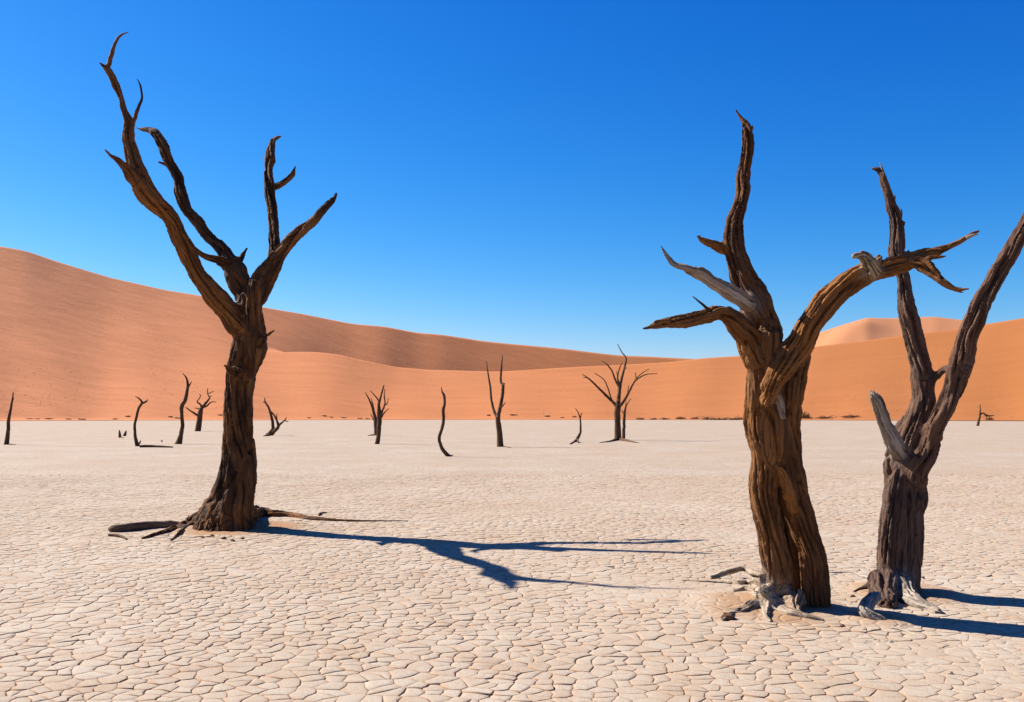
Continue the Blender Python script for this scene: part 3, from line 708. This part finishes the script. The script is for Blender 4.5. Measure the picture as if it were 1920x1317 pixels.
# ------------------------------------------------------------------ greyed twin-stemmed tree
dF = float(G(1685, 1118)[1]) + 0.10
GD = (0.14, 0.12)
twin = [
 ('trunk', True, GD, [(1682, 1150, 104, 0.0), (1682, 1118, 90), (1682, 1090, 80), (1684, 1063, 76), (1687, 1029, 77), (1689, 988, 75), (1692, 960, 74), (1697, 933, 78), (1699, 906, 72), (1695, 868, 62), (1699, 838, 55), (1707, 808, 55), (1720, 775, 46), (1731, 747, 42), (1732, 720, 42), (1728, 690, 36)], 0.0, 0.05),
 ('trunk', True, GD, [(1662, 1145, 44, -0.1), (1664, 1060, 34, -0.1), (1668, 1000, 30, -0.12), (1676, 930, 30, -0.1), (1690, 870, 26, -0.06)], None, None),
 ('trunk', True, GD, [(1712, 1140, 34, -0.1), (1712, 1040, 26, -0.12), (1712, 980, 26, -0.12), (1718, 930, 28, -0.08)], None, None),
 ('branch', True, GD, [(1731, 705, 38, 0.05), (1722, 674, 33), (1714, 634, 33), (1707, 597, 33), (1699, 564, 30), (1694, 527, 24), (1687, 497, 23), (1682, 467, 26), (1682, 430, 25), (1678, 403, 24), (1669, 377, 17), (1660, 350, 15), (1654, 325, 14), (1645, 318, 10), (1633, 317, 5)], None, 0.3),
 ('twig', False, GY, [(1656, 326, 6, 0.3), (1654, 316, 4), (1650, 306, 1.5)], None, 0.3),
 ('branch', True, GD, [(1684, 440, 14, 0.2), (1694, 428, 8), (1699, 414, 3)], None, 0.2),
 ('branch', True, GD, [(1690, 482, 16, 0.2), (1699, 474, 10), (1705, 470, 4)], None, 0.2),
 ('branch', True, (0.3, 0.1), [(1698, 950, 34, 0.03), (1708, 915, 44, -0.04), (1714, 898, 44, -0.08), (1722, 876, 38, -0.12), (1735, 851, 34), (1748, 818, 33), (1763, 783, 32), (1779, 750, 33), (1792, 720, 35), (1801, 690, 39), (1807, 660, 35), (1810, 640, 34), (1821, 607, 33), (1841, 564, 32), (1867, 520, 30), (1894, 470, 30), (1920, 422, 27), (1945, 372, 25), (1972, 310, 20), (1992, 245, 13), (2003, 190, 5)], None, -0.5, 'long reddish brown limb leaning outward'),
 ('branch', True, GD, [(1805, 692, 26, -0.3), (1816, 690, 14), (1823, 691, 5)], None, -0.32),
 ('branch', True, GD, [(1736, 740, 30, 0.02), (1744, 715, 22, 0.0), (1751, 702, 15, 0.0)], None, None),
 ('branch', True, GD, [(1748, 712, 16, 0.0), (1760, 700, 14), (1772, 693, 14), (1786, 686, 15), (1798, 684, 14)], None, -0.28),
 ('branch', True, GY, [(1700, 868, 24, 0.0), (1688, 850, 30, -0.05), (1677, 836, 30, -0.12), (1669, 818, 27), (1660, 797, 24), (1650, 769, 21), (1643, 750, 20), (1636, 740, 15)], None, -0.3, 'pale grey broken stub'),
 ('splinter', False, GY, [(1640, 750, 10, -0.26), (1634, 740, 6), (1633, 732, 2)], None, -0.28),
 ('splinter', False, GY, [(1648, 752, 10, -0.24), (1645, 742, 6), (1644, 736, 2)], None, -0.24),
 ('splinter', False, GD, [(1686, 415, 9, 0.25), (1690, 400, 5), (1690, 392, 1.5)], None, 0.25),
 ('splinter', False, GD, [(1672, 380, 9, 0.28), (1677, 372, 5), (1678, 366, 1.5)], None, 0.28),
 ('root', True, GD, [(1712, 1080, 26, 0.05), (1724, 1080, 12, 0.05), (1735, 1085, 4, 0.05)], None, None),
 ('root', True, GD, [(1708, 1095, 30, 0.0), (1722, 1108, 16), (1729, 1118, 6)], None, None),
 ('root', True, GY, [(1684, 1090, 50, -0.05), (1700, 1118, 34), (1718, 1130, 27), (1740, 1138, 22), (1760, 1149, 13)], None, None),
 ('root', True, GD, [(1662, 1085, 50, -0.08), (1658, 1118, 44), (1668, 1136, 28)], None, None),
 ('root', True, GD, [(1662, 1070, 44, 0.0), (1640, 1099, 26), (1620, 1106, 11), (1600, 1111, 5)], None, None),
 ('root', False, GY, [(1645, 1090, 8), (1610, 1079, 5), (1590, 1074, 5), (1552, 1074, 3)], None, None),
 ('root', False, GY, [(1672, 1176, 5), (1700, 1184, 3.5), (1734, 1197, 2.5)], None, None),
]
make_tree('dead_tree', 'greyed twin-stemmed dead tree with pale stub, beside the cleft brown trunk', 'dead camel thorn trees on the pan', (BASE_F[0], BASE_F[1], 0.0), dF, twin, M_WOOD_F, 0.0105, 24, 0.038)
rt = [(1640, 1120, 26, -0.12), (1627, 1134, 26, -0.25)]
make_tree('root_snag', 'bleached gnarled root piece rising from the clay before the greyed tree', None, G(1650, 1170), float(G(1650, 1165)[1]), [
 ('trunk', True, (0.1, 0.9), [(1645, 1118, 22, 0.30), (1630, 1128, 24, 0.16), (1622, 1144, 27, 0.02), (1634, 1158, 26, -0.04), (1652, 1169, 22, -0.08), (1660, 1182, 17, -0.12), (1661, 1197, 12, -0.16)], None, None),
 ('branch', True, GY, [(1648, 1166, 18, -0.06), (1664, 1170, 13, -0.05), (1678, 1176, 4, -0.04)], None, None),
 ('branch', True, GY, [(1658, 1182, 14, -0.1), (1668, 1190, 10, -0.12), (1676, 1197, 5, -0.14)], None, None)], M_WOOD_F, 0.0085, 22, 0.035, cat='root')

# ------------------------------------------------------------------ distant dead trees
FT = (0.25, 0.05)
GRP = 'dead camel thorn trees on the pan'
def far_tree(label, base, branches, seed, name='dead_tree', cat='tree'):
    """branches: (part, [(x, y, w)...]); limbs fan out in depth as well as sideways"""
    rnd = random.Random(seed); g = G(*base); d = float(g[1]); out = []
    for i, (pn, pts) in enumerate(branches):
        if pn == 'root': out.append(('root', False, FT, pts, None, None)); continue
        span = math.hypot(pts[-1][0] - pts[0][0], pts[-1][1] - pts[0][1]) / F * d
        if pn == 'trunk': a, b = 0.0, 0.0
        else: a, b = 0.0, rnd.choice((-1, 1)) * rnd.uniform(0.25, 0.6) * span
        if pn == 'trunk': pts = [(pts[0][0], pts[0][1] + 2.0, pts[0][2] * 1.1)] + list(pts)
        out.append((pn, False, FT, [(*q, a) if j == 0 else tuple(q) for j, q in enumerate(pts)], a, b))
    return make_tree(name, label, GRP if cat == 'tree' else None, (float(g[0]), float(g[1]), 0.0), d, out, M_WOOD_S, None, cat=cat, min_r=d * 0.00042)
far_tree('lone dead spire trunk tapering to one point, standing apart at the pan\'s edge', (13, 834), [
 ('trunk', [(12, 834, 10), (15, 812, 7), (16.4, 788, 6), (20.8, 764, 4.5), (23.6, 749, 3.5), (24.7, 735, 1.5)]),
 ('branch', [(23, 752, 3), (26, 747, 1.5)]), ('root', [(14, 833.5, 4), (22, 834, 3), (29, 834.5, 2)])], 1)
far_tree('slim bent dead tree with small forked top, a fallen log at its foot', (258, 837), [
 ('trunk', [(258, 837, 9), (254, 821, 6), (252.7, 799, 5), (256, 782, 5), (260, 766.6, 5), (267, 755.6, 5)]),
 ('branch', [(267, 756, 4), (262.5, 749, 3), (254, 743.6, 1.2)]), ('branch', [(266, 756.5, 4.5), (273.5, 753.4, 4), (276.7, 749.5, 1.2)]),
 ('branch', [(259, 835, 4), (263, 829, 2.5), (263.5, 826, 1)])], 2)
ground_stick('fallen_log', 'dark fallen log lying at the slim bent tree\'s foot', 'log', [(262, 837, 5), (285, 837, 4.5), (305, 837.6, 4), (324, 838.6, 2.5)], M_WOOD_S, (0.1, 0.0), 0.9)
far_tree('wavy dead trunk with flared base, standing before the gnarled many-branched tree', (335, 833), [
 ('trunk', [(334.7, 833, 14), (339, 817, 8), (342, 799, 7), (341, 777.5, 6), (341, 762, 8), (348, 749, 7), (351, 734, 6), (352, 723, 5), (349.6, 709.7, 3.5), (343, 700.5, 1.2)]),
 ('branch', [(352, 728, 4), (355, 723, 3), (359, 716, 1.2)])], 3)
far_tree('stout gnarled dead tree with many crooked branches behind the wavy trunk', (371, 809), [
 ('trunk', [(371, 809, 12), (374, 788, 10), (376, 773, 9), (379.6, 762, 6)]),
 ('branch', [(374, 781, 5), (359, 772, 3), (348, 764, 1.5)]), ('branch', [(377, 768, 4), (371, 766, 2.5), (365, 765.5, 1.2)]),
 ('branch', [(379, 764, 4), (375, 758, 3), (369.7, 753.4, 2.6), (374, 747, 2), (376, 741.4, 1.8), (373, 740, 1.2)]),
 ('branch', [(379, 764, 6), (386, 755.6, 5), (392.7, 747, 3), (389.4, 739, 2), (389.4, 728, 1.2)]), ('branch', [(390, 738, 2), (394, 737, 1.8), (400.5, 733.8, 1)]),
 ('branch', [(392, 748, 2.5), (396, 742, 1.2)]), ('branch', [(380, 764, 4), (387, 762, 3), (396, 754.5, 2.2), (405, 754, 1.2)])], 4)
far_tree('low sprawling dead tree leaning two ways beside the tall dark trunk', (506, 817), [
 ('trunk', [(504, 817, 13), (508, 811, 9), (512, 802.5, 6), (509, 781.7, 5), (504, 765, 4), (497.7, 754.6, 2.8), (496, 746, 1.2)]),
 ('branch', [(499, 757, 2.5), (493.5, 753.5, 1.2)]), ('branch', [(508, 815, 8), (515, 808, 6.5), (521.7, 800.4, 6), (518.5, 788, 3.6), (513, 777.5, 3), (507, 771, 2)]),
 ('branch', [(519, 790, 3), (519, 776.5, 1.2)]), ('branch', [(521, 801, 5), (525, 796, 4), (534, 788, 2.6), (537, 782.7, 1.2)]), ('branch', [(533, 789, 2.2), (540.4, 791, 1.2)]),
 ('root', [(504, 817, 6), (494, 818, 2)])], 5)
far_tree('slender many-forked dead tree standing in front of a leaning one', (707, 833), [
 ('trunk', [(707, 833.7, 10), (710, 815, 7.5), (711, 794, 9), (711, 773, 8), (710, 756.7, 5)]),
 ('branch', [(710, 760, 5), (714, 744, 3.5), (718.5, 727.5, 3), (720, 722, 1.2)]), ('branch', [(710, 757, 4), (709, 750.4, 3), (701, 740, 2), (694.6, 733, 1.2)]),
 ('branch', [(713, 780, 5), (717.5, 769, 4), (721.7, 756.7, 3), (720.6, 742, 2), (721.7, 729.6, 1.2)]), ('branch', [(721, 760, 2.5), (726, 756.7, 2), (728, 747, 1.2)]), ('branch', [(714, 784, 4), (719.6, 775.4, 3), (729, 766, 1.2)])], 6)
far_tree('leaning dead tree half hidden behind the slender many-forked one', (705, 817), [
 ('trunk', [(707, 817, 12), (705, 798, 8), (703, 781.7, 6), (697.7, 763, 4), (692.5, 750, 3), (685, 736, 1.2)]),
 ('branch', [(702, 778, 4), (699.5, 762, 3), (696, 747, 1.5)]), ('branch', [(704, 793, 4), (699.8, 786, 2.5), (694.6, 776, 1.2)]), ('root', [(705, 816, 5), (690, 817, 2)])], 7)
far_tree('snaking bare dead stem with a kinked foot, no branches', (841, 856), [
 ('trunk', [(842, 856.5, 8), (832, 846, 7), (825, 831.7, 6), (824, 819, 6), (829, 802.5, 6), (832, 786, 6), (831, 769, 6), (833.5, 756.7, 5), (832.5, 742, 5), (829, 735, 3), (827.5, 726.5, 1.2)]),
 ('root', [(842, 855.5, 4), (849, 854, 2)])], 8)
far_tree('tall dead tree forking into two upright bare prongs', (937, 838), [
 ('trunk', [(938, 838, 14), (937, 817.5, 11), (935, 796.7, 10), (933, 782, 9)]),
 ('branch', [(933, 784, 6), (926.7, 771.7, 5), (921.5, 751, 4.5), (919, 726, 4), (915, 701, 3), (912, 678, 1.2)]),
 ('branch', [(933, 784, 8), (937, 767.5, 7), (941, 746.7, 7), (943, 723.7, 6), (939, 715, 4.5), (940, 692.5, 4), (942, 666.5, 1.6)]),
 ('branch', [(942, 725, 5), (946.5, 719, 2)]), ('branch', [(939, 764, 4), (943, 761, 2.5), (947.5, 755, 1.2)]), ('root', [(939, 837, 6), (946, 838, 3), (958, 840, 1.5)])], 9)
far_tree('small dead sapling with forked tip and splayed feet', (1081, 829), [
 ('trunk', [(1079, 830, 5), (1083, 822, 6.5), (1088, 812, 4.5), (1088.7, 796.7, 3.6), (1087.7, 783, 3)]),
 ('branch', [(1087.7, 784, 3), (1084, 773.7, 2), (1079, 766.5, 1.2)]), ('branch', [(1088, 784, 2.8), (1091, 773.7, 1.3)]),
 ('root', [(1082, 824, 5, 0.0), (1076, 829, 4), (1069.4, 833, 3)]), ('root', [(1083, 824, 4, 0.0), (1084.5, 831, 2)]) ], 10)
far_tree('wide-crowned dead tree with fan of thin branches and spread roots', (1159, 826), [
 ('trunk', [(1159, 826, 15), (1158, 796.7, 12), (1158, 763, 12), (1159, 752, 9)]),
 ('branch', [(1158, 762, 9), (1161, 738, 7), (1162, 726, 7), (1166, 709, 5), (1171.5, 686, 4), (1173.5, 671.7, 3.5), (1166, 661, 2), (1158, 645.6, 1.2)]),
 ('branch', [(1162, 727, 5), (1153.7, 713, 4), (1146.5, 694.6, 3), (1136, 682, 2.2), (1127.7, 677, 1.2)]),
 ('branch', [(1162, 722, 4), (1158, 708, 3), (1162, 690, 2.2), (1167, 680, 1.2)]), ('branch', [(1158, 708, 2.2), (1156, 696, 1.3)]), ('branch', [(1170, 692, 3), (1175, 690, 1.5)]),
 ('branch', [(1157, 764, 7), (1151.7, 757, 5.5), (1139, 744.6, 5), (1122.5, 728, 4), (1105.8, 712, 3), (1092, 702, 1.2)]), ('branch', [(1101, 709, 2), (1094, 708, 1)]),
 ('branch', [(1150, 756, 4), (1145.4, 746.7, 3), (1139, 726, 2.6), (1131, 711, 2), (1115, 700, 1.2)]),
 ('branch', [(1159, 764, 7), (1166, 757, 5.5), (1174.6, 744.6, 5), (1181, 732, 4), (1191, 715, 3), (1210, 703, 2.2), (1232, 701, 1.2)]),
 ('branch', [(1180, 734, 4), (1186, 722, 3), (1193, 710, 2.4), (1204, 700, 1.8), (1217, 692, 1.2)]), ('branch', [(1193, 710, 2), (1191, 699, 1.2)]), ('branch', [(1176, 742, 2.5), (1179, 723, 1.2)]),
 ('root', [(1156, 824, 6, 0.0), (1144, 828, 4), (1124.6, 830.4, 1.8)]), ('root', [(1163, 824, 7, 0.0), (1180, 828, 5), (1197, 831, 2)])], 11)
far_tree('thin dead tree standing close behind the wide-crowned one\'s trunk', (1169, 824), [
 ('trunk', [(1169, 824, 7), (1170, 796.7, 6), (1171, 776, 5.5), (1173.5, 763, 3.5), (1178, 755, 2), (1183, 747.7, 1.2)]),
 ('branch', [(1170.5, 779, 3), (1166, 769.6, 1.5)]), ('branch', [(1172, 770, 3), (1174, 752, 1.2)])], 12)
far_tree('tiny crooked dead tree far off by the dune foot, side branch drooping', (1833, 799), [
 ('trunk', [(1833, 799, 5.5), (1837.5, 777.5, 3.6), (1838, 758.4, 1.2)]), ('branch', [(1837, 779, 3), (1843, 775, 2.5), (1852, 780, 3.5), (1864, 779, 1)]), ('branch', [(1845, 776, 2.5), (1850, 782, 1.5)])], 13)
far_tree('straight short stump with pointed top, paired with a leaning one', (225, 821), [('trunk', [(225, 821, 6), (224.5, 814, 4.5), (223.8, 807, 2)]), ('root', [(226, 820.5, 3), (232, 821.5, 1.5)])], 14, 'tree_stump', 'stump')
far_tree('short stump leaning over beside the pointed one', (234, 818), [('trunk', [(233, 818.5, 6.5), (235, 813, 5), (236.5, 808, 2)]), ('branch', [(235, 814, 3), (236.8, 810, 1.2)])], 15, 'tree_stump', 'stump')
far_tree('tiny stub poking from the clay past the fallen log', (304, 829), [('trunk', [(304, 830, 3.5), (303.4, 828, 2.6), (302.4, 825.5, 1.3)]), ('branch', [(303.5, 828.5, 2), (305, 827, 1)])], 16, 'tree_stump', 'stump')

# ------------------------------------------------------------------ dry brush along the dune foot
def brush(label, x, w_px, h_px, seed, mat, group, cat='shrub', name='dry_shrub', row=785.5, leafy=False):
    rnd = random.Random(seed); d = R0 + (786.5 - row) * 1.2; ux, uy = dir_of(x); g = np.array([ux * d, uy * d, 0.0]); w = w_px / F * d; h = h_px / F * d
    h *= 0.75; z0 = float(max(0.0, dune_z(np.array([x]), np.array([d]))[0])) - 0.03
    root = empty(name, (float(g[0]), float(g[1]), z0)); tag(root, label, cat, group)
    V, Fc, n = [], [], 0
    for k in range(int(9 + w * 5)):
        a = rnd.uniform(0, 6.283); rr = rnd.uniform(0, 0.42) * w
        b = np.array([g[0] + rr * math.cos(a), g[1] + 0.5 * rr * math.sin(a), z0])
        lean = rnd.uniform(-1, 1) * 0.5 * w; ht = h * rnd.uniform(0.35, 1.0) * (1 - 0.5 * abs(rr / (0.42 * w + 1e-6)))
        e = b + np.array([lean, rnd.uniform(-0.3, 0.3) * w, ht]); m = (b + e) / 2 + np.array([rnd.uniform(-.15, .15) * w, 0, 0.25 * ht])
        path = catmull([(*b, 0.05), (*m, 0.04), (*e, 0.018)], 0.25)
        v, f, _ = tube(path, 5, k, 0.0); V.append(v); Fc += [tuple(int(q) + n for q in t) for t in f]; n += len(v)
    tag(mesh_obj('stems', np.concatenate(V), Fc, M_TWIG, root), kind='stuff')
    LV, LF = [], []
    for k in range(int((150 if leafy else 55) * max(1, w))):
        a = rnd.uniform(0, 6.283); t = rnd.random() ** 0.5
        c = np.array([g[0] + 0.5 * w * t * math.cos(a), g[1] + 0.35 * w * t * math.sin(a), z0 + h * (0.85 if leafy else 0.45) * rnd.random() * (1 - 0.6 * t * t)])
        s = rnd.uniform(0.05, 0.14) * (1.2 if leafy else 1.0); i0 = len(LV)
        u = np.array([rnd.gauss(0, 1) for _ in range(3)]); u /= np.linalg.norm(u); v2 = np.cross(u, [0.3, 0.2, 0.9]); v2 /= np.linalg.norm(v2)
        LV += [c - u * s, c + v2 * s * 0.5, c + u * s, c - v2 * s * 0.5]; LF.append((i0, i0 + 1, i0 + 2, i0 + 3))
    tag(mesh_obj('leaves' if leafy else 'litter', LV, LF, mat, root, smooth=False), kind='stuff')
    return root
bg_ = 'dry brush along the dune foot'
rb = random.Random(5)
for i, (x, w, h) in enumerate([(58, 12, 3), (72, 9, 2.5), (92, 16, 4), (130, 10, 3), (155, 14, 3), (217, 9, 3), (243, 12, 2.5), (320, 10, 3), (333, 14, 3.5), (414, 10, 3), (580, 8, 2.5), (608, 9, 3), (622, 8, 3), (645, 9, 3), (676, 10, 3), (689, 9, 2.5), (917, 9, 5), (963, 16, 4), (1026, 10, 5), (1054, 8, 3), (1077, 9, 6)]):
    where = next(t for lim, t in ((200, 'the lone spire trunk'), (300, 'the paired stumps'), (380, 'the wavy trunk'), (500, 'the gnarled tree'), (655, 'the low sprawling tree'),
                                  (800, 'the many-forked tree'), (1000, 'the two-pronged tree'), (2000, 'the small sapling')) if x < lim)
    brush('low dark clump of dry brush at the dune foot beyond ' + where, x, w, h, 100 + i, M_TWIG, 'dry brush beyond ' + where, row=785.0 + rb.uniform(-0.8, 0.8))
for i, (x, w, h) in enumerate([(1200, 16, 6), (1225, 14, 6), (1246, 16, 5), (1275, 20, 8), (1302, 18, 7)]):
    brush('olive-brown mound of brush on the dune foot by the wide-crowned tree', x, w, h, 140 + i, M_OLIVE if i % 2 else M_TWIG, 'brush mounds by the wide-crowned tree', row=786)
for i, (x, w, h) in enumerate([(1325, 22, 10), (1350, 26, 9), (1378, 24, 10), (1398, 18, 6)]):
    brush('tangle of dark driftwood twigs at the dune foot left of the cleft trunk', x, w, h, 160 + i, M_TWIG, 'driftwood tangles at the dune foot', row=786.5)
brush('green leafy bush at the dune foot behind the cleft brown trunk', 1508, 20, 20, 180, M_OLIVE, None, 'bush', 'leafy_bush', 786, True)
brush('low olive shrub beside the green leafy bush', 1545, 34, 9, 181, M_OLIVE, None, row=786)
brush('low brown brush heap between leafy bush and grey stub', 1595, 40, 8, 182, M_TWIG, None, row=786)
brush('dark thicket on the sand behind the tiny crooked tree', 1853, 16, 9, 183, M_TWIG, None, row=785.5)

# small dark tufts dotted over the left dune face: too many to count
def tufts():
    rnd = np.random.RandomState(3); V, Fc = [], []
    for k in range(620):
        if k < 430: px = rnd.uniform(-200, 430); r = R0 + 5 + abs(rnd.normal(0, 38))
        elif k < 520: px = rnd.uniform(640, 740); r = float(np.interp(px, [400, 700, 900], [262, 252, 250])) + rnd.uniform(-1.5, 7)
        else: px = rnd.uniform(1000, 2100); r = R0 + 3 + abs(rnd.normal(0, 14))
        if noise2(np.array([px]), np.array([r * 3]), 90, 2)[0] < -0.12 and k < 430: continue
        z = float(dune_z(np.array([px]), np.array([r]))[0]); ux, uy = dir_of(px); c = np.array([ux * r, uy * r, z])
        s = rnd.uniform(0.05, 0.17)
        for b in range(6):
            a = rnd.uniform(0, 6.283); t = np.array([math.cos(a), math.sin(a), 0]); sd = np.array([-t[1], t[0], 0]) * s * 0.35
            i0 = len(V); V += [c - sd, c + sd, c + t * s * rnd.uniform(0.5, 1.2) + np.array([0, 0, s * rnd.uniform(0.5, 1.1)])]; Fc.append((i0, i0 + 1, i0 + 2))
    o = mesh_obj('dune_grass_tufts', V, Fc, M_TWIG, smooth=False)
    tag(o, 'tiny dark dry grass tufts dotted over the dune face', 'grass', None, 'stuff')
tufts()

# loose crumbs of clay and bark near the big trees
def crumb(label, x, y, w, mat, seed, name='clay_clod', cat='clod', group=None):
    rnd = np.random.RandomState(seed); g = G(x, y); r = w / 2 / F * g[1]
    zm, _ = mound(g[:1], g[1:2]); V = []
    n1, n2 = 6, 9
    for i in range(n1 + 1):
        t = math.pi * i / n1
        for j in range(n2):
            a = 2 * math.pi * j / n2; q = r * (1 + 0.3 * rnd.uniform(-1, 1))
            V.append((g[0] + q * math.sin(t) * math.cos(a) * 1.3, g[1] + q * math.sin(t) * math.sin(a), float(zm[0]) + 0.3 * r + 0.7 * q * math.cos(t)))
    Fc = [(i * n2 + j, i * n2 + (j + 1) % n2, (i + 1) * n2 + (j + 1) % n2, (i + 1) * n2 + j) for i in range(n1) for j in range(n2)]
    return tag(mesh_obj(name, V, Fc, mat, smooth=False), label, cat, group)
crumb('dark clod of bark beside the cleft tree\'s front root', 1367, 1163, 22, M_TWIG, 1, 'bark_chunk', 'bark')
crumb('small white stone on the clay beyond the bleached root piece', 1782, 1263, 8, M_CLOD, 2, 'white_stone', 'stone')
crumb('brown clod between the cleft trunk and the bleached root piece', 1580, 1177, 8, M_TWIG, 3)
crumb('brown clod at the back root between the two trees', 1600, 1122, 7, M_TWIG, 4)
for i, (x, y, w) in enumerate([(1620, 1183, 5), (1640, 1200, 5), (1670, 1204, 6), (1690, 1190, 4)]):
    crumb('small crumb of soil around the bleached root piece', x, y, w, M_CLOD, 10 + i, group='soil crumbs by the root piece')
for i, (x, y, w) in enumerate([(398, 1008, 7), (420, 1012, 8), (436, 1016, 7), (455, 1012, 6), (380, 1010, 5)]):
    crumb('small brown soil crumb at the foot of the tall dark tree', x, y, w, M_TWIG, 20 + i, group='soil crumbs by the tall dark tree')
